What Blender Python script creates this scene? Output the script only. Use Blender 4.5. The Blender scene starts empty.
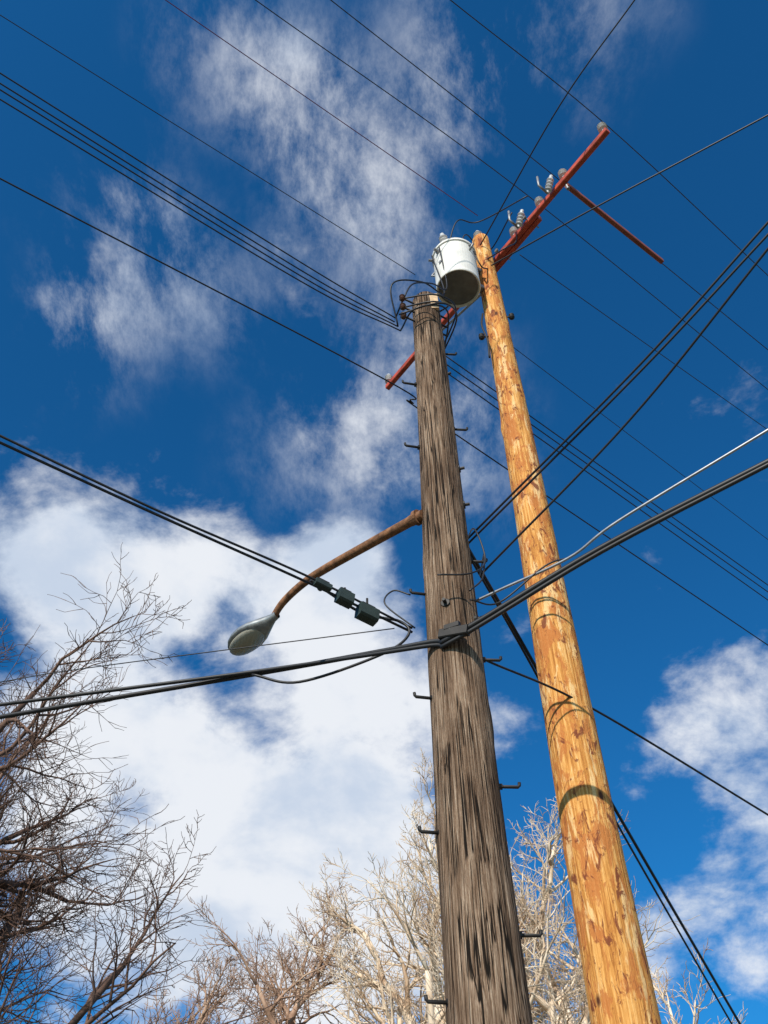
import bpy, math, random
from mathutils import Vector, Matrix
def V(*q): return Vector(q)
up=V(0,0,1)
# surveyed positions in metres (x, y, z) of every span's support points
P={
'prA':[(.81,3.02,12.1),(2.61,4.36,12.1),(4.89,6.29,12.1)],
'prB':[(-.40,2.99,12.1),(1.95,4.82,12.1),(5.19,7.42,12.1)],
'prC':[(-1.16,2.97,12.1),(1.69,5.07,12.1),(5.37,8.09,12.1)],
'prD':[(-2.06,2.95,12.1),(1.21,5.38,12.1)],
'thinR1':[(1.65,5.57,11.5),(5.24,8.31,11.5)],
'thinR2':[(1.55,6.47,11.0),(5.52,9.95,11.0)],
'thinL':[(-3.36,2.73,11.0),(.42,5.50,11.0)],
'b1':[(-2.95,2.72,9.5),(-.70,4.40,9.4),(.16,4.96,9.3)],
'b2':[(-2.94,2.76,9.4),(-.70,4.44,9.33),(.15,4.97,9.25)],
'b3':[(-2.92,2.77,9.3),(-.70,4.45,9.25),(.18,4.99,9.2)],
'b4':[(-2.90,2.81,9.2),(-.69,4.45,9.15),(.20,4.97,9.1)],
'c1':[(.60,5.43,9.4),(4.79,9.08,9.4)],
'c2':[(.59,5.45,9.3),(4.77,9.10,9.3)],
'c3':[(.59,5.48,9.2),(4.74,9.13,9.2)],
'd':[(-2.69,2.99,8.2),(.04,4.86,8.2),(.27,5.11,8.2),(.61,5.44,8.2),(4.33,8.73,8.2)],
'w6':[(2.67,3.04,12),(1.99,3.99,11.8),(1.20,5.49,11.6)],
'w7':[(3.83,3.75,10.8),(2.35,4.68,10.9),(1.17,5.60,11.2)],
'e1':[(2.51,2.97,7.2),(1.77,3.84,6.9),(.62,5.20,6.6)],
'e2':[(2.47,3.04,7.0),(1.71,4.16,6.7),(.70,5.27,6.3)],
'e3':[(2.53,3.06,7.2),(1.78,3.90,6.9),(.62,5.20,6.55)],
'g':[(2.38,3.78,6.1),(1.51,4.33,5.9),(1.20,4.56,5.8),(.76,4.84,5.78),(.30,5.12,5.75)],
'k1':[(2.18,3.59,5.6),(1.29,4.16,5.5),(.42,4.66,5.27),(.22,4.79,5.31),(-.95,5.33,5.5),(-2.79,5.75,5.5)],
'k2':[(2.17,3.60,5.58),(1.29,4.16,5.47),(.42,4.66,5.235),(.22,4.79,5.285),(-.95,5.30,5.5),(-2.75,5.60,5.5)],
'L1':[(-2.27,3.57,6),(-1.39,4.09,5.85),(-.53,4.66,5.8),(.17,5.12,5.7)],
'L2':[(-2.27,3.61,5.98),(-1.39,4.11,5.83),(-.53,4.70,5.78),(.17,5.14,5.68)],
't12':[(-2.94,5.88,5.9),(-2.22,5.73,5.9),(.05,5.18,5.75)],
'loop':[(-.50,4.71,5.8),(-.18,5.03,5.78),(.09,5.07,5.72),(.14,5.07,5.6),(-.05,5.08,5.45),(-.60,5.26,5.38),(-.93,5.30,5.48)],
'q1':[(.62,5.18,6.5),(1.13,5.99,6.0),(1.86,7.35,5.5),(3.57,10.84,4.9)],
'q2':[(.60,5.15,6.45),(1.09,5.92,5.95),(1.83,7.36,5.45),(3.43,10.67,4.85)],
'r':[(.64,5.10,5.4),(1.38,5.54,5.3),(2.85,6.74,5.1)],
'lamp':[(.24,4.89,6.54),(-.11,5.21,6.60),(-.48,5.54,6.65),(-.67,5.72,6.66),(-.83,5.85,6.59),(-.92,5.94,6.50),(-1.28,6.26,6.39)],
}
P={k:[Vector(q) for q in v] for k,v in P.items()}
TX,TY=.87,5.44
# cloud positions on the sky: east, north components of unit direction, angular radius, weight
CUM=[(-.358,.664,.085,.75),(-.278,.710,.105,.8),(-.186,.717,.085,.75),(-.090,.763,.105,.75),(-.009,.818,.13,.75),(-.267,.812,.18,.85),
(-.112,.883,.16,.85),(-.205,.896,.15,.75),(-.311,.868,.13,.65),(.091,.844,.09,.6),(.005,.917,.14,.7),(-.058,.724,.065,.5),
(-.092,.932,.16,.7),(-.054,.640,.08,.33),(.030,.618,.08,.33),(.086,.681,.07,.32),(-.004,.689,.08,.38),(.345,.773,.08,.52),
(.293,.813,.06,.5),(.333,.847,.08,.55),(.285,.879,.06,.48),(.223,.921,.08,.48),(.331,.893,.07,.5),(.114,.943,.10,.4),(.168,.906,.07,.35),
(.025,.424,.085,.28),(-.261,.460,.06,.30),(-.287,.534,.045,.26),(-.179,.505,.05,.26),(.40,.80,.08,.5)]
WISP=[(-.123,.314,.085),(-.069,.345,.07),(.065,.292,.08),(.176,.306,.09),(.025,.424,.11),(-.043,.396,.08),
(.094,.365,.07),(-.017,.474,.09),(-.261,.460,.085),(-.287,.534,.07),(-.179,.505,.08),(-.221,.436,.06),
(-.310,.493,.05),(.031,.594,.11),(-.055,.648,.10),(.061,.650,.10)]

col=bpy.context.scene.collection
# ---------------- materials
def newmat(name):
    m=bpy.data.materials.new(name); m.use_nodes=True
    nt=m.node_tree; b=nt.nodes['Principled BSDF']; return m,nt,b
def ramp(nt,stops):
    cr=nt.nodes.new('ShaderNodeValToRGB'); e=cr.color_ramp.elements
    e[0].position=stops[0][0]; e[0].color=list(stops[0][1])+[1]
    e[1].position=stops[-1][0]; e[1].color=list(stops[-1][1])+[1]
    for pos,c in stops[1:-1]:
        x=e.new(pos); x.color=list(c)+[1]
    return cr
def noise(nt,tc,scale,vec=(1,1,1),detail=8,rough=.6,dist=0):
    mp=nt.nodes.new('ShaderNodeMapping'); mp.inputs['Scale'].default_value=vec
    nt.links.new(tc.outputs['Object'],mp.inputs['Vector'])
    no=nt.nodes.new('ShaderNodeTexNoise'); no.inputs['Scale'].default_value=scale; no.inputs['Detail'].default_value=detail
    no.inputs['Roughness'].default_value=rough; no.inputs['Distortion'].default_value=dist
    nt.links.new(mp.outputs[0],no.inputs['Vector']); return no
def simple(name,c,rough=.6,metal=0,var=.25,scale=12):
    m,nt,b=newmat(name); tc=nt.nodes.new('ShaderNodeTexCoord'); no=noise(nt,tc,scale,detail=4)
    cr=ramp(nt,[(.3,[x*(1-var) for x in c]),(.7,[min(1,x*(1+var)) for x in c])])
    nt.links.new(no.outputs['Fac'],cr.inputs['Fac']); nt.links.new(cr.outputs['Color'],b.inputs['Base Color'])
    b.inputs['Roughness'].default_value=rough; b.inputs['Metallic'].default_value=metal
    return m
def mix(nt,fac,c1,c2,mode='MIX'):
    m=nt.nodes.new('ShaderNodeMix'); m.data_type='RGBA'; m.blend_type=mode
    def put(i,v):
        if isinstance(v,bpy.types.NodeSocket): nt.links.new(v,m.inputs[i])
        elif isinstance(v,(int,float)): m.inputs[i].default_value=v
        else: m.inputs[i].default_value=list(v)+[1]
    put(0,fac);put(6,c1);put(7,c2); return m.outputs[2]
def weathered():
    m,nt,b=newmat('weathered_wood'); tc=nt.nodes.new('ShaderNodeTexCoord')
    g=noise(nt,tc,110,(1,1,.018),6,.74); base=ramp(nt,[(.36,(.055,.034,.022)),(.45,(.19,.125,.083)),(.54,(.33,.24,.172)),(.66,(.54,.44,.345))])
    nt.links.new(g.outputs['Fac'],base.inputs['Fac'])
    big=noise(nt,tc,5,(1,1,.25),5,.65); bm=ramp(nt,[(.38,(.62,.55,.50)),(.62,(1.2,1.13,1.06))]); nt.links.new(big.outputs['Fac'],bm.inputs['Fac'])
    c=mix(nt,1.0,base.outputs[0],bm.outputs[0],'MULTIPLY')
    def cracks(sc,zs,lo,gs,gt):
        ck=noise(nt,tc,sc,(1,1,zs),1.5,.5,.1); cm=ramp(nt,[(.5-lo*1.3,(1,1,1)),(.5-lo*.6,(0,0,0)),(.5+lo*.6,(0,0,0)),(.5+lo*1.3,(1,1,1))]); nt.links.new(ck.outputs['Fac'],cm.inputs['Fac'])
        ck2=noise(nt,tc,gs,(1,1,.3),2,.5); cg=ramp(nt,[(gt,(1,1,1)),(gt+.04,(0,0,0))]); nt.links.new(ck2.outputs['Fac'],cg.inputs['Fac'])
        return mix(nt,1.0,cm.outputs[0],cg.outputs[0],'SCREEN')
    crack=mix(nt,1.0,cracks(20,.012,.014,4,.46),cracks(48,.014,.024,7,.46),'MULTIPLY')
    c=mix(nt,crack,(.010,.007,.005),c)
    nt.links.new(c,b.inputs['Base Color']); b.inputs['Roughness'].default_value=.9; b.inputs['Specular IOR Level'].default_value=.15
    h=mix(nt,1.0,g.outputs['Fac'],crack,'MULTIPLY')
    bp=nt.nodes.new('ShaderNodeBump'); bp.inputs['Strength'].default_value=.9; bp.inputs['Distance'].default_value=.025
    nt.links.new(h,bp.inputs['Height']); nt.links.new(bp.outputs[0],b.inputs['Normal']); return m
def fresh():
    m,nt,b=newmat('fresh_pine_wood'); tc=nt.nodes.new('ShaderNodeTexCoord')
    g=noise(nt,tc,60,(1,1,.04),6,.7); base=ramp(nt,[(.35,(.34,.12,.025)),(.47,(.60,.26,.06)),(.56,(.75,.38,.11)),(.7,(.85,.53,.21))]); nt.links.new(g.outputs['Fac'],base.inputs['Fac'])
    p1=noise(nt,tc,8,(1,1,.4),6,.7,.6); m1=ramp(nt,[(.49,(0,0,0)),(.54,(.85,.85,.85))]); nt.links.new(p1.outputs['Fac'],m1.inputs['Fac'])
    c=mix(nt,m1.outputs[0],base.outputs[0],(.50,.17,.045))
    p3=noise(nt,tc,12,(1.3,1.3,.22),5,.65,.3); m3=ramp(nt,[(.55,(0,0,0)),(.61,(.8,.8,.8))]); nt.links.new(p3.outputs['Fac'],m3.inputs['Fac'])
    c=mix(nt,m3.outputs[0],c,(.86,.58,.27))
    p2=noise(nt,tc,17,(1,1,.42),7,.7,.8); m2=ramp(nt,[(.55,(0,0,0)),(.60,(.92,.92,.92))]); nt.links.new(p2.outputs['Fac'],m2.inputs['Fac'])
    c=mix(nt,m2.outputs[0],c,(.19,.05,.024))
    vo=nt.nodes.new('ShaderNodeTexVoronoi'); vo.inputs['Scale'].default_value=4.2; mp=nt.nodes.new('ShaderNodeMapping'); mp.inputs['Scale'].default_value=(1,1,.5); nt.links.new(tc.outputs['Object'],mp.inputs[0]); nt.links.new(mp.outputs[0],vo.inputs['Vector'])
    kn=ramp(nt,[(.055,(1,1,1)),(.10,(0,0,0))]); nt.links.new(vo.outputs['Distance'],kn.inputs['Fac']); c=mix(nt,kn.outputs[0],c,(.10,.035,.018))
    nt.links.new(c,b.inputs['Base Color']); b.inputs['Roughness'].default_value=.8; b.inputs['Specular IOR Level'].default_value=.2
    bp=nt.nodes.new('ShaderNodeBump'); bp.inputs['Strength'].default_value=.9; bp.inputs['Distance'].default_value=.02
    h=mix(nt,.5,p2.outputs['Fac'],g.outputs['Fac']); nt.links.new(h,bp.inputs['Height']); nt.links.new(bp.outputs[0],b.inputs['Normal']); return m
M_dark=weathered(); M_fresh=fresh()
M_black=simple('black_cable_sheath',(.012,.012,.014),.5)
M_alu=simple('weathered_aluminium_wire',(.30,.31,.33),.45,.6)
M_copper=simple('oxidised_copper_wire',(.16,.03,.10),.5,.2)
M_steel=simple('galvanised_steel',(.28,.28,.28),.5,.7)
M_darksteel=simple('dark_steel',(.035,.032,.03),.6,.5)
M_rust=simple('rusted_steel',(.22,.10,.045),.85,.1,.6,25)
M_red=simple('red_fibreglass',(.42,.06,.024),.5,0,.5,9)
M_redbrown=simple('red_brown_fibreglass',(.26,.06,.03),.55,0,.3,9)
M_paint=simple('light_grey_paint',(.74,.72,.67),.7,0,.13,7)
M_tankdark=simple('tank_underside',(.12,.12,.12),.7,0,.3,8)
M_porc=simple('porcelain',(.60,.60,.60),.2,0,.1)
M_brownporc=simple('brown_porcelain',(.09,.04,.025),.2,0,.1)
M_lamp=simple('lamp_housing',(.30,.31,.31),.4,.5,.3,20)
M_cutwood=simple('cut_wood',(.62,.42,.24),.8,0,.2,30)
M_green=simple('green_grey_plastic',(.025,.04,.035),.5)
def glass():
    m,nt,b=newmat('prismatic_glass'); b.inputs['Base Color'].default_value=(.50,.47,.38,1); b.inputs['Roughness'].default_value=.2
    tc=nt.nodes.new('ShaderNodeTexCoord'); w=nt.nodes.new('ShaderNodeTexWave'); w.inputs['Scale'].default_value=30
    bp=nt.nodes.new('ShaderNodeBump'); bp.inputs['Strength'].default_value=.8; bp.inputs['Distance'].default_value=.01
    nt.links.new(tc.outputs['Object'],w.inputs['Vector']); nt.links.new(w.outputs['Fac'],bp.inputs['Height']); nt.links.new(bp.outputs[0],b.inputs['Normal']); return m
M_glass=glass()
def bark(name,c1,c2,c3,scale=4):
    m,nt,b=newmat(name); tc=nt.nodes.new('ShaderNodeTexCoord'); g=noise(nt,tc,scale,(1,1,.6),2,.6); r=ramp(nt,[(.35,c1),(.5,c2),(.65,c3)])
    nt.links.new(g.outputs['Fac'],r.inputs['Fac']); nt.links.new(r.outputs[0],b.inputs['Base Color']); b.inputs['Roughness'].default_value=.9; return m
M_barkbrown=bark('brown_bark',(.07,.037,.025),(.12,.066,.044),(.20,.115,.08))
M_barkpale=bark('sycamore_bark',(.40,.26,.16),(.70,.54,.38),(.85,.72,.56),2.0)
M_barktan=bark('tan_bark',(.20,.115,.07),(.36,.22,.145),(.48,.33,.23))

# ---------------- mesh helpers
class MB:
    def __init__(s): s.v=[];s.f=[];s.mi=[];s.sm=[]
    def tube(s,pts,rad,sides=6,mi=0,cap=True):
        n=len(pts); base=len(s.v); 
        t=(pts[1]-pts[0]).normalized(); u_=Vector((0,0,1)) if abs(t.z)<.9 else Vector((1,0,0))
        x=t.cross(u_).normalized()
        for i in range(n):
            if i==0: t=pts[1]-pts[0]
            elif i==n-1: t=pts[-1]-pts[-2]
            else: t=pts[i+1]-pts[i-1]
            t=t.normalized(); x=(x-t*x.dot(t)).normalized(); y=t.cross(x)
            r=rad[i] if hasattr(rad,'__len__') else rad
            for k in range(sides):
                an=2*math.pi*k/sides; s.v.append(pts[i]+(x*math.cos(an)+y*math.sin(an))*r)
        for i in range(n-1):
            for k in range(sides):
                k2=(k+1)%sides; s.f.append((base+i*sides+k,base+i*sides+k2,base+(i+1)*sides+k2,base+(i+1)*sides+k)); s.mi.append(mi); s.sm.append(True)
        if cap:
            s.f.append(tuple(base+k for k in range(sides))[::-1]); s.mi.append(mi); s.sm.append(False)
            s.f.append(tuple(base+(n-1)*sides+k for k in range(sides))); s.mi.append(mi); s.sm.append(False)
    def lathe(s,o,ax,prof,sides=24,mi=0):
        ax=ax.normalized(); u_=Vector((0,1,0)) if abs(ax.y)<.9 else Vector((1,0,0)); x=ax.cross(u_).normalized(); y=ax.cross(x)
        base=len(s.v)
        for h,r in prof:
            for k in range(sides):
                an=2*math.pi*k/sides; s.v.append(o+ax*h+(x*math.cos(an)+y*math.sin(an))*r)
        for i in range(len(prof)-1):
            for k in range(sides):
                k2=(k+1)%sides; s.f.append((base+i*sides+k,base+i*sides+k2,base+(i+1)*sides+k2,base+(i+1)*sides+k)); s.mi.append(mi); s.sm.append(False)
        s.f.append(tuple(base+k for k in range(sides))[::-1]); s.mi.append(mi); s.sm.append(False)
        s.f.append(tuple(base+(len(prof)-1)*sides+k for k in range(sides))); s.mi.append(mi); s.sm.append(False)
    def bar(s,p0,p1,w,h,mi=0,up=Vector((0,0,1)),bev=.12):
        t=(p1-p0).normalized(); x=t.cross(up).normalized(); y=x.cross(t); base=len(s.v); b=min(w,h)*bev
        sec=[(-w/2+b,-h/2),(w/2-b,-h/2),(w/2,-h/2+b),(w/2,h/2-b),(w/2-b,h/2),(-w/2+b,h/2),(-w/2,h/2-b),(-w/2,-h/2+b)]
        for q in (p0,p1):
            for u,v in sec: s.v.append(q+x*u+y*v)
        for k in range(8):
            k2=(k+1)%8; s.f.append((base+k,base+k2,base+8+k2,base+8+k)); s.mi.append(mi); s.sm.append(False)
        s.f.append(tuple(base+k for k in range(8))[::-1]); s.f.append(tuple(base+8+k for k in range(8))); s.mi+=[mi,mi]; s.sm+=[False,False]
    def obj(s,name,mats,parent=None):
        me=bpy.data.meshes.new(name); me.from_pydata([tuple(v) for v in s.v],[],s.f)
        for m in mats: me.materials.append(m)
        me.polygons.foreach_set('material_index',s.mi); me.polygons.foreach_set('use_smooth',s.sm); me.update()
        o=bpy.data.objects.new(name,me); col.objects.link(o)
        if parent: o.parent=parent
        return o
def empty(name):
    o=bpy.data.objects.new(name,None); col.objects.link(o); return o
def smooth(pts,n=10):
    if len(pts)==2: return [pts[0].lerp(pts[1],i/ n) for i in range(n+1)]
    out=[]; Q=[pts[0]*2-pts[1]]+list(pts)+[pts[-1]*2-pts[-2]]
    for i in range(1,len(Q)-2):
        a,b,c,e=Q[i-1],Q[i],Q[i+1],Q[i+2]
        for k in range(n):
            t=k/n; out.append(.5*((2*b)+(c-a)*t+(2*a-5*b+4*c-e)*t*t+(3*b-a-3*c+e)*t**3))
    out.append(pts[-1].copy()); return out
def wire(name,pts,r,mat,e0=0,e1=0,n=10):
    Q=smooth([Vector(q) for q in pts],n)
    if e0: Q.insert(0,Q[0]+(Q[0]-Q[1]).normalized()*e0)
    if e1: Q.append(Q[-1]+(Q[-1]-Q[-2]).normalized()*e1)
    b=MB(); b.tube(Q,r,8); return b.obj(name,[mat])

# ---------------- poles
def pole(name,x,y,top,r0,r1,mat,seed):
    rnd=random.Random(seed); par=empty(name); b=MB(); N=72; rings=int(top/.10); 
    ph=[rnd.uniform(0,6.28) for _ in range(6)]; ridge=[rnd.uniform(-.007,.007) for _ in range(N)]
    knots=[(rnd.uniform(0,6.28),rnd.uniform(0,top),rnd.uniform(.004,.012)) for _ in range(40)]
    for i in range(rings+1):
        z=top*i/rings; r=r0+(r1-r0)*z/top
        ox=.012*math.sin(z*.7+ph[0]); oy=.012*math.sin(z*.9+ph[1])
        for k in range(N):
            an=2*math.pi*k/N; rr=r*(1+.018*math.sin(2*an+ph[2]+z*.25)+.012*math.sin(3*an+ph[3]-z*.4)+.006*math.sin(7*an+ph[4]+z)+ridge[k]+rnd.uniform(-.003,.003)+.008*math.sin(z*2.3+ph[5]))
            for ka,kz,kh in knots:
                if abs(z-kz)<.25:
                    da=(an-ka+math.pi)%(2*math.pi)-math.pi; rr+=kh*math.exp(-(da/.22)**2-((z-kz)/.09)**2)
            b.v.append(Vector((x+ox+rr*math.cos(an),y+oy+rr*math.sin(an),z)))
    for i in range(rings):
        for k in range(N):
            k2=(k+1)%N; b.f.append((i*N+k,i*N+k2,(i+1)*N+k2,(i+1)*N+k)); b.mi.append(0); b.sm.append(True)
    b.f.append(tuple(rings*N+k for k in range(N))); b.mi.append(0); b.sm.append(False)
    b.obj('shaft',[mat],par); return par
DX,DY=.435,4.88; LX,LY=1.24,5.61
def drad(z): return .235+(.128-.235)*z/9.4
def lrad(z): return .215+(.098-.215)*z/11.9
dark=pole('weathered_utility_pole',DX,DY,9.4,.235,.128,M_dark,3)
light=pole('new_pine_utility_pole',LX,LY,11.9,.215,.098,M_fresh,8)
b=MB()
for side,zs in ((-1,[1.5,2.35,3.2,4.06,4.93,5.76,7.28,8.1]),(1,[1.9,2.7,3.53,4.36,5.25,6.1,7.55,8.6])):
    for z in zs:
        dr=Vector((side*.97,-.22 if side<0 else .1,0)).normalized(); r=drad(z)
        o=Vector((DX,DY,z))+dr*(r-.05); e=Vector((DX,DY,z))+dr*(r+.10)
        b.tube([o,e,e+dr*.008+Vector((0,0,.010)),e+dr*.01+Vector((0,0,.028))],.010,8); b.lathe(Vector((DX,DY,z))+dr*(r-.01),dr,[(0,.02),(.018,.02)],6)
b.obj('step_bolts',[M_darksteel],dark)
b=MB()
b.bar(Vector((DX+.075,DY-.122,9.12)),Vector((DX+.075,DY-.122,9.36)),.09,.03,1,Vector((0,-1,0)))
for z in (9.3,9.15,9.0):
    b.tube([Vector((DX-.22,DY-.14,z)),Vector((DX+.20,DY+.1,z))],.010,8,0)
    b.lathe(Vector((DX-.21,DY-.135,z-.035)),Vector((0,0,1)),[(0,.018),(.015,.03),(.028,.02),(.045,.02),(.058,.03),(.075,.018)],14,2)
for z,an in ((7.0,-.3),(6.62,-.2),(5.58,-1.9),(5.5,-.5),(8.2,-.4),(6.56,2.7)):
    dr=Vector((math.cos(an),math.sin(an),0)); o=Vector((DX,DY,z))+dr*(drad(z)-.02)
    b.lathe(o,dr,[(0,.03),(.025,.03),(.026,.012),(.06,.012)],10,0)
# suspension clamp for the telephone cables
b.lathe(V(DX-.03,DY-drad(5.3)+.02,5.31),V(-.1,-1,0),[(0,.035),(.02,.035),(.022,.015),(.08,.015)],10,0)
b.bar(V(.33,4.71,5.31),V(.50,4.61,5.265),.05,.065,0)
b.bar(V(.36,4.68,5.335),V(.45,4.63,5.33),.035,.04,0)
b.obj('line_hardware',[M_darksteel,M_cutwood,M_brownporc],dark)
# crossarm
A0=Vector((.09,7.57,11.7)); A1=Vector((2.51,4.23,11.7)); ad=(A1-A0).normalized(); an_=Vector((.81,.587,0))
b=MB()
b.bar(A0,A1,.062,.078,0)
b.bar(A0+ad*1.75+an_*.07+V(0,0,.01),A0+ad*2.95+an_*.07+V(0,0,.01),.06,.09,0)
for t in (1.85,2.35,2.85):
    q=A0+ad*t; b.tube([q+an_*.14,q-an_*.07],.010,8,1); 
    b.lathe(q-an_*.07,-an_,[(0,.025),(.02,.025)],6,1)
b.bar(Vector((2.12,4.80,11.62)),Vector((3.36,5.78,11.62)),.05,.065,2)
b.lathe(Vector((2.13,4.81,11.55)),Vector((0,0,1)),[(0,.02),(.25,.02)],8,1)
b.bar(A0+ad*.9-Vector((0,0,.06)),Vector((LX,LY,11.1))+an_*.11,.03,.01,1)
b.obj('crossarm',[M_red,M_steel,M_redbrown],light)
def insul(b,q,ax,h=.22,r=.055,mi=0):
    pr=[(0,.02),(.04*h/.22,.02)]
    k=4
    for i in range(k):
        z=.04+ (h-.08)*i/k; pr+=[(z,r*.5),(z+.008,r),(z+.02,r*.9),(z+.03,r*.5)]
    pr+=[(h-.03,r*.55),(h-.01,r*.5),(h,r*.2)]
    b.lathe(q,ax,pr,16,mi)
b=MB()
for t in (.04,2.6,3.05,3.45,4.08):
    insul(b,A0+ad*t+Vector((0,0,.04)),up,.2,.052)
for t,o in ((2.75,.0),(3.25,-.0)):
    q=A0+ad*t+an_*(o-.10)+Vector((0,0,-.10)); insul(b,q,Vector((.25,-.3,.9)).normalized(),.28,.042)
    b.tube([q,q-an_*.12+up*.05,q-an_*.10+up*.28],.014,8,1)
insul(b,Vector((LX-.02,LY,11.9)),up,.24,.055)
b.obj('insulators',[M_porc,M_steel],light)
b=MB()
for z,an in ((10.25,-.1),(9.9,3.2)):
    dr=Vector((math.cos(an),math.sin(an),0)); o=Vector((LX,LY,z))+dr*(lrad(z)-.02)
    b.tube([o,o+dr*.11],.010,8,0); b.lathe(o+dr*.08-up*.04,up,[(0,.015),(.015,.03),(.04,.02),(.065,.03),(.08,.015)],14,0)
b.tube(smooth([Vector((LX-.13,LY-.03,10.3)),Vector((LX-.17,LY-.08,10.0)),Vector((LX-.14,LY-.1,9.7)),Vector((LX-.15,LY-.1,9.4))],6),.010,8,0)
b.obj('secondary_rack',[M_darksteel],light)

# transformer
tr=empty('pole_mounted_transformer')
b=MB(); o=Vector((TX,TY,10.58))
pr=[(.03,.19),(.03,.215),(0,.225),(0,.235),(.015,.24),(.05,.237),(.62,.237),(.625,.252),(.655,.252),(.66,.245),(.695,.205),(.72,.12),(.725,.02)]
b.lathe(o,up,pr,48,0)
b.obj('tank',[M_paint],tr)
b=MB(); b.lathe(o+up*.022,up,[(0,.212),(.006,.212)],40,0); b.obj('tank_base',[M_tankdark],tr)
b=MB()
for an in (2.2,4.0):
    dr=Vector((math.cos(an),math.sin(an),0)); insul(b,o+up*.69+dr*.13,(up+dr*.25).normalized(),.26,.05,0)
for an in (3.3,3.8,):
    dr=Vector((math.cos(an),math.sin(an),0)); b.lathe(o+up*.54+dr*.23,dr,[(0,.03),(.025,.03),(.026,.016),(.07,.016)],14,1)
for an in (2.6,5.4):
    dr=Vector((math.cos(an),math.sin(an),0)); b.tube([o+up*.49+dr*.235,o+up*.54+dr*.30,o+up*.60+dr*.235],.012,8,1)
pd=Vector((LX-TX,LY-TY,0)).normalized()
for z in (.18,.54):
    b.bar(o+up*z+pd*.23,Vector((LX,LY,10.58+z))-pd*(lrad(10.8)-.01),.09,.06,1)
b.lathe(o+up*.3+Vector((-.175,-.15,0)),Vector((-.67,-.74,0)),[(0,.02),(.02,.02)],12,1)
b.obj('bushings_and_brackets',[M_porc,M_steel],tr)

# ---------------- street lamp
L=P['lamp']; sl=empty('street_lamp'); b=MB()
armp=smooth([L[0]+(L[0]-L[1]).normalized()*.06]+L[1:6],8); N=len(armp)
b.tube(armp,[.040-.013*i/N for i in range(N)],12,0)
b.lathe(L[0]+(L[1]-L[0]).normalized()*-.02,(L[1]-L[0]),[(0,.06),(.03,.06),(.035,.045),(.08,.042)],16,0)
b.obj('bracket_arm',[M_rust],sl)
h0=L[5]; hd=(L[6]-L[5]); hl=hd.length; hd.normalize(); hd=(hd+Vector((0,0,.06))).normalized()
hx=hd.cross(up).normalized(); hu=hx.cross(hd)
secs=[(-.06,.032,.032,.032),(0,.036,.036,.036),(.06,.055,.05,.045),(.14,.085,.065,.05),(.22,.115,.075,.045),(.32,.135,.08,.035),(.42,.13,.075,.03),(.50,.105,.06,.03),(.56,.06,.035,.025),(.58,.01,.01,.01)]
b=MB(); NS=24; sc=hl/.58
for s_,w,ht,hb in secs:
    for k in range(NS):
        an=2*math.pi*k/NS; c_,si=math.cos(an),math.sin(an); b.v.append(h0+hd*s_*sc+hx*w*c_+hu*((ht if si>0 else hb)*si))
for i in range(len(secs)-1):
    for k in range(NS):
        k2=(k+1)%NS; b.f.append((i*NS+k,i*NS+k2,(i+1)*NS+k2,(i+1)*NS+k)); b.mi.append(0); b.sm.append(True)
b.f.append(tuple((len(secs)-1)*NS+k for k in range(NS))); b.mi.append(0); b.sm.append(True)
b.lathe(h0+hd*.3+hu*.07,hu,[(0,.03),(.05,.03),(.055,.02)],14,0)
b.obj('housing',[M_lamp],sl)
b=MB(); rows=8; c0=h0+hd*.36*sc-hu*.025
for i in range(rows+1):
    ph=math.pi/2*i/rows; rr=math.cos(ph); dz=math.sin(ph)*.05
    for k in range(NS):
        an=2*math.pi*k/NS; b.v.append(c0+hd*(.185*math.cos(an)*max(rr,.02))+hx*(.108*math.sin(an)*max(rr,.02))-hu*dz)
for i in range(rows):
    for k in range(NS):
        k2=(k+1)%NS; b.f.append((i*NS+k,i*NS+k2,(i+1)*NS+k2,(i+1)*NS+k)); b.mi.append(0); b.sm.append(True)
b.obj('refractor',[M_glass],sl)

# ---------------- wires
for k in ('prA','prB','prC'): wire('primary_power_line',P[k],.0055,M_black,25,30)
wire('primary_power_line',P['prD'],.005,M_copper,25,0)
wire('primary_power_line',P['thinR1'],.005,M_black,0,30)
wire('primary_power_line',P['thinR2'],.0045,M_black,0,30)
wire('primary_power_line',P['thinL'],.0045,M_black,25,0)
for k in ('b1','b2','b3','b4'): wire('secondary_power_line',P[k],.0065,M_black,25,0)
for k in ('c1','c2','c3'): wire('secondary_power_line',P[k],.0065,M_black,0,30)
wire('secondary_power_line',P['d'],.0065,M_black,25,30)
wire('service_drop_cable',P['w6'],.008,M_black,20,0)
wire('service_drop_cable',P['w7'],.009,M_black,20,0)
for k in ('e1','e2','e3'): wire('service_drop_cable',P[k],.0085,M_black,20,0)
wire('telephone_drop_wire',P['g'],.0095,M_alu,20,0)
wire('telephone_cable',P['k1'],.018,M_black,20,25)
wire('telephone_cable',P['k2'],.014,M_black,20,25)
wire('television_cable',P['L1'],.008,M_black,20,0)
wire('television_cable',P['L2'],.009,M_black,20,0)
wire('telephone_drop_wire',P['t12'],.004,M_black,20,0)
wire('cable_slack_loop',P['loop'],.010,M_black)
wire('service_drop_cable',P['q1'],.014,M_black,0,14)
wire('service_drop_cable',P['q2'],.010,M_black,0,14)
wire('telephone_drop_wire',P['r'],.008,M_black,0,16)
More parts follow.
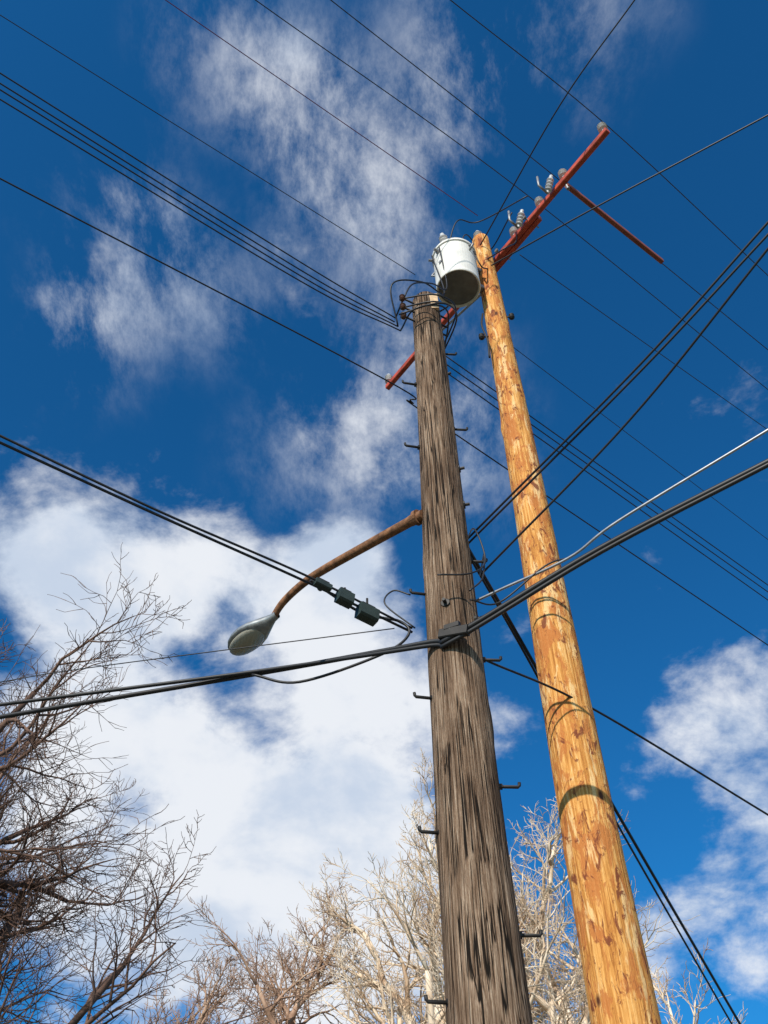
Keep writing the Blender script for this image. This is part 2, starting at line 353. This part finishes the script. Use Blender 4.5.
J=[[P['b1'][-1],V(DX-.2,DY-.12,9.3),V(DX-.1,DY-.1,9.6),V(DX+.1,DY+.05,9.85),V(.72,5.25,10.3),V(TX-.18,TY-.2,11.12)],
[P['b3'][-1],V(DX-.3,DY-.1,9.6),V(DX,DY,9.8),V(.68,5.2,10.1),V(TX-.26,TY-.1,11.12)],
[V(DX+.1,DY+.05,9.3),V(DX+.2,DY-.2,9.05),V(DX+.05,DY-.25,9.0),V(DX-.25,DY-.15,9.0)],
[V(TX+.1,TY+.1,11.6),V(TX+.2,TY+.1,11.95),V(LX+.1,LY+.2,12.0),V(1.6,5.3,12.0)],
[V(TX-.05,TY+.1,11.6),V(TX+.1,TY,12.1),V(LX,LY-.1,12.2),V(1.75,5.05,11.9)],
[V(LX,LY-.1,11.3),V(LX+.2,LY-.3,11.2),V(LX+.35,LY-.2,11.5),V(LX+.4,LY-.2,11.75)],
[V(LX,LY-.1,11.1),V(LX-.1,LY-.25,10.9),V(TX+.2,TY-.15,11.1)],
[V(DX-.21,DY-.13,9.3),V(DX+.1,DY-.22,9.2),V(DX+.3,DY+.05,9.35),P['c1'][0]],
[V(DX-.21,DY-.13,9.15),V(DX+.1,DY-.24,9.05),V(DX+.3,DY+.05,9.25),P['c2'][0]],
[P['b4'][-1],V(DX-.1,DY-.24,8.95),V(DX+.2,DY-.1,9.1),P['c3'][0]]]
b=MB()
for j in J: b.tube(smooth(j,8),.008,8,0)
b.obj('jumper_leads',[M_black])
b=MB()
for j in ([P['e1'][-1],V(DX+.2,DY-.1,6.3),V(DX+.24,DY-.15,5.95),V(DX+.12,DY-.25,5.75),V(DX-.1,DY-.3,5.7)],
 [P['e2'][-1],V(DX+.25,DY-.05,6.1),V(DX+.2,DY-.2,5.75),V(DX+.1,DY-.25,5.6)],
 [P['g'][2],P['g'][2]+V(-.15,.1,.02),V(DX+.3,DY-.1,5.62),V(DX+.1,DY-.22,5.55)],
 [P['L1'][-1]+V(.02,0,0),P['L1'][-1]+V(-.18,0,.22),P['L1'][-1]+V(-.12,.02,.36),P['L1'][-1]+V(.0,0,.3)]):
    b.tube(smooth(j,8),.006,8,0)
b.obj('drop_wire_tails',[M_black])
cl=empty('cable_splice_closure'); b=MB()
l0,l1=P['L1'][2],P['L1'][3]; ld=(l1-l0).normalized(); ldn=Vector((ld.y,-ld.x,0)).normalized()
for t,w,h,le,dz in ((.16,.05,.05,.12,-.01),(.36,.08,.10,.11,-.03),(.57,.09,.11,.14,-.07)):
    q=l0.lerp(l1,t)+up*dz; b.bar(q-ld*le/2,q+ld*le/2,w,h,0,bev=.15); b.bar(q-ld*le*.35+up*h*.5,q+ld*le*.35+up*h*.5,w*.6,.03,1)
    b.tube([q+up*h*.4,q+up*(h*.5-dz+.01)],.008,8,1)
    b.lathe(q-ldn*w*.5,-ldn,[(0,.02),(.02,.02),(.025,.012)],12,0)
b.obj('housing',[M_green,M_darksteel],cl)

# ---------------- trees
def tree(name,base,height,seed,mat,kids,lens,r0,trunk_frac=.3,spread=45,wob=.18,upb=.06,lean=Vector((0,0,0)),sides=(10,7,5,4,3,3),twig=.006):
    rnd=random.Random(seed); b=MB(); top=[0]
    def grow(lv,pos,dr,ln,r):
        nseg=(8,7,6,5,4,3)[lv]; pts=[pos.copy()]; rad=[r]; d_=dr.copy(); last=lv==len(kids)
        for i in range(nseg):
            d_=(d_+Vector((rnd.gauss(0,1),rnd.gauss(0,1),rnd.gauss(0,1)))*wob*(.35 if lv==0 else 1)+Vector((0,0,upb))).normalized()
            pos=pos+d_*(ln/nseg); pts.append(pos.copy()); t=(i+1)/nseg
            rad.append(max(twig*.6,r*(1-t*(.55 if lv<2 else .75))))
        b.tube(pts,rad,sides[lv],0,lv<3); top[0]=max(top[0],pos.z)
        if last: return
        n_=kids[lv]
        for k in range(n_):
            t=(trunk_frac if lv==0 else .18)+(1-(trunk_frac if lv==0 else .18))*(k+rnd.random())/n_
            if k==n_-1: t=1.0
            fi=t*nseg; i=min(int(fi),nseg-1); q=pts[i].lerp(pts[i+1],fi-i); rr=rad[i]+(rad[i+1]-rad[i])*(fi-i)
            tg=(pts[i+1]-pts[i]).normalized()
            ax=tg.orthogonal().normalized(); ax=Matrix.Rotation(rnd.uniform(0,6.283),3,tg)@ax
            ang=math.radians(rnd.uniform(.6,1.2)*spread*(.45 if t==1 else 1)); nd=(tg*math.cos(ang)+ax*math.sin(ang)+lean*(.3 if lv<2 else 0)).normalized()
            grow(lv+1,q,nd,ln*lens[lv]*rnd.uniform(.7,1.15)*(1.1-.4*t),max(twig,min(rr*.8,r*rnd.uniform(.42,.6))))
    grow(0,Vector(base),(Vector((0,0,1))+lean*.3).normalized(),height,r0)
    return b.obj(name,[mat])
tree('bare_maple_tree',(-5.7,11.0,0),7.3,11,M_barkbrown,(12,7,6,5,4),(.62,.62,.6,.6,.62),.17,.3,50,.2,.05,twig=.0055)
tree('bare_maple_tree',(-8.6,14.5,0),9.2,63,M_barkbrown,(10,7,6,5,4),(.6,.62,.6,.6,.62),.19,.3,48,.2,.06,twig=.006)
tree('bare_sycamore_tree',(.9,24,0),9.9,21,M_barkpale,(9,7,6,5,4),(.58,.6,.6,.6,.6),.30,.35,45,.17,.05,twig=.010)
tree('bare_sycamore_tree',(5.2,24,0),10.1,34,M_barkpale,(9,7,6,5,4),(.58,.6,.6,.6,.6),.28,.35,45,.17,.05,twig=.010)
tree('bare_oak_tree',(-3.2,27,0),9.6,42,M_barktan,(8,6,6,5,4),(.55,.6,.6,.6,.6),.26,.35,48,.17,.05,twig=.010)
tree('bare_oak_tree',(-7.0,30,0),9.6,51,M_barktan,(8,6,6,5,4),(.55,.6,.6,.6,.6),.26,.35,48,.17,.05,twig=.011)

# ---------------- ground
def sheet(name,c,u,v,lu,lv,z,mat,th=0):
    b=MB(); 
    q=[c-u*lu-v*lv,c+u*lu-v*lv,c+u*lu+v*lv,c-u*lu+v*lv]; 
    for w in q: b.v.append(Vector((w.x,w.y,z)))
    b.f.append((0,1,2,3)); b.mi.append(0); b.sm.append(False)
    if th:
        for w in q: b.v.append(Vector((w.x,w.y,z-th)))
        for k in range(4): b.f.append((k,k+4,(k+1)%4+4,(k+1)%4)); b.mi.append(0); b.sm.append(False)
    return b.obj(name,[mat])
M_grass=simple('winter_grass',(.12,.11,.05),.95,0,.4,1.5); M_asph=simple('asphalt',(.05,.05,.052),.9,0,.2,20); M_conc=simple('concrete',(.32,.31,.29),.9,0,.12,6); M_line=simple('road_marking_paint',(.7,.55,.1),.7,0,.1,6)
u=Vector((.8,.6,0)); v=Vector((-.6,.8,0)); pc=Vector((DX,DY,0))
sheet('ground',Vector((0,0,0)),u,v,600,600,0,M_grass)
sheet('road',pc+v*4.4,u,v,300,3.3,.004,M_asph)
sheet('road_marking',pc+v*4.4,u,v,300,.06,.008,M_line)
sheet('kerb',pc+v*1.02,u,v,300,.075,.12,M_conc,.12); sheet('kerb',pc+v*7.78,u,v,300,.075,.12,M_conc,.12)
sheet('pavement',pc-v*1.9,u,v,300,.75,.06,M_conc,.06)

# ---------------- camera, sun, sky
cam=bpy.data.cameras.new('camera'); co=bpy.data.objects.new('camera',cam); col.objects.link(co)
cam.sensor_width=36; cam.lens=33.4; cam.clip_end=3000; cam.clip_start=.05
co.matrix_world=Matrix.Translation((0,0,1.6))@Matrix.Rotation(math.radians(90+45.70),4,'X')@Matrix.Rotation(math.radians(-1.6),4,'Z')
bpy.context.scene.camera=co
SE=math.radians(34); SA=math.radians(204)
sd=Vector((math.sin(SA)*math.cos(SE),math.cos(SA)*math.cos(SE),math.sin(SE)))
sn=bpy.data.lights.new('sun','SUN'); sn.energy=4.8; sn.angle=math.radians(.5); sn.color=(1,.93,.82)
so=bpy.data.objects.new('sun',sn); col.objects.link(so); so.rotation_euler=sd.to_track_quat('Z','Y').to_euler()
w=bpy.data.worlds.new('World'); bpy.context.scene.world=w; w.use_nodes=True; nt=w.node_tree; bg=nt.nodes['Background']
w.cycles.sampling_method='MANUAL'; w.cycles.sample_map_resolution=256
sky=nt.nodes.new('ShaderNodeTexSky'); sky.sky_type='NISHITA'; sky.sun_disc=False; sky.sun_elevation=SE; sky.sun_rotation=SA
def math_(op,a_,b_=None,clamp=False):
    m=nt.nodes.new('ShaderNodeMath'); m.operation=op; m.use_clamp=clamp
    for i,q in enumerate((a_,b_)):
        if q is None: continue
        if isinstance(q,(int,float)): m.inputs[i].default_value=q
        else: nt.links.new(q,m.inputs[i])
    return m.outputs[0]
def vm(op,a_,b_=None):
    m=nt.nodes.new('ShaderNodeVectorMath'); m.operation=op
    for i,q in enumerate((a_,b_)):
        if q is None: continue
        if isinstance(q,(tuple,Vector)): m.inputs[i].default_value=tuple(q)
        else: nt.links.new(q,m.inputs[i])
    return m.outputs['Value'] if op in('DISTANCE','LENGTH','DOT_PRODUCT') else m.outputs[0]
def mrange(v_,f0,f1,t0=0,t1=1):
    r=nt.nodes.new('ShaderNodeMapRange'); r.interpolation_type='SMOOTHSTEP'
    for n_,x in (('From Min',f0),('From Max',f1),('To Min',t0),('To Max',t1)): r.inputs[n_].default_value=x
    nt.links.new(v_,r.inputs['Value']); return r.outputs[0]
def vscale(v_,s_):
    m=nt.nodes.new('ShaderNodeVectorMath'); m.operation='SCALE'; nt.links.new(v_,m.inputs[0])
    if isinstance(s_,float): m.inputs['Scale'].default_value=s_
    else: nt.links.new(s_,m.inputs['Scale'])
    return m.outputs[0]
tc=nt.nodes.new('ShaderNodeTexCoord'); dirv=tc.outputs['Generated']
sep=nt.nodes.new('ShaderNodeSeparateXYZ'); nt.links.new(dirv,sep.inputs[0])
inv=math_('DIVIDE',1.0,math_('ADD',math_('MAXIMUM',sep.outputs[2],0.0),.5))
plane=vscale(dirv,inv)
def wn(vec,scale,detail,rough,dist=0,out='Fac'):
    no=nt.nodes.new('ShaderNodeTexNoise'); no.inputs['Scale'].default_value=scale; no.inputs['Detail'].default_value=detail; no.inputs['Roughness'].default_value=rough; no.inputs['Distortion'].default_value=dist
    nt.links.new(vec,no.inputs['Vector']); return no.outputs[out]
wofs=vscale(vm('SUBTRACT',wn(plane,6.0,3,.6,0,'Color'),(.5,.5,.5)),.10)
wd=vm('ADD',dirv,wofs)
def blobs(lst,wt=None,k=1.15):
    acc=None
    for q in lst:
        x,y,r=q[:3]; bw=q[3] if len(q)>3 else wt
        bd=Vector((x,y,math.sqrt(max(0,1-x*x-y*y))))
        o_=mrange(vm('DISTANCE',wd,bd),0,r*k,bw,0)
        acc=o_ if acc is None else math_('ADD',acc,o_)
    return acc
rear_fill_clouds=mrange(sep.outputs[1],.12,-.25,0,.45)  # clouds added to the unseen sky behind the camera as neutral fill light
mask=math_('MINIMUM',math_('ADD',blobs(CUM),rear_fill_clouds),.90)
n1=wn(plane,9.0,8,.62,.15)
val=math_('ADD',mask,math_('MULTIPLY',math_('SUBTRACT',n1,.5),1.8))
a1=math_('MULTIPLY',mrange(val,.20,.80),.97)
# thin wisps
mp=nt.nodes.new('ShaderNodeMapping'); mp.inputs['Rotation'].default_value=(0,0,1.3); mp.inputs['Scale'].default_value=(1,.6,1); nt.links.new(plane,mp.inputs[0])
n3=wn(mp.outputs[0],11.0,9,.70,.12)
wm=math_('MINIMUM',blobs(WISP,.6,1.45),1.0)
a2=math_('MULTIPLY',math_('MULTIPLY',mrange(math_('ADD',n3,math_('MULTIPLY',wm,.10)),.46,.80),wm),.80)
alpha=math_('SUBTRACT',1.0,math_('MULTIPLY',math_('SUBTRACT',1.0,a1),math_('SUBTRACT',1.0,a2)))
n2=wn(vm('ADD',plane,(.06,.03,.02)),6,5,.55,.2)
shade=mrange(math_('ADD',n2,math_('MULTIPLY',math_('SUBTRACT',n1,.5),.5)),.34,.60)
cc=mix(nt,shade,(5.9,6.8,8.2),(8.6,8.9,9.4))
tint=mix(nt,1.0,sky.outputs[0],(.11,.77,1.32),'MULTIPLY')
fin=mix(nt,alpha,tint,cc)
nt.links.new(fin,bg.inputs['Color']); bg.inputs['Strength'].default_value=.1
sc_=bpy.context.scene; sc_.view_settings.view_transform='Standard'; sc_.view_settings.look='None'; sc_.view_settings.exposure=0
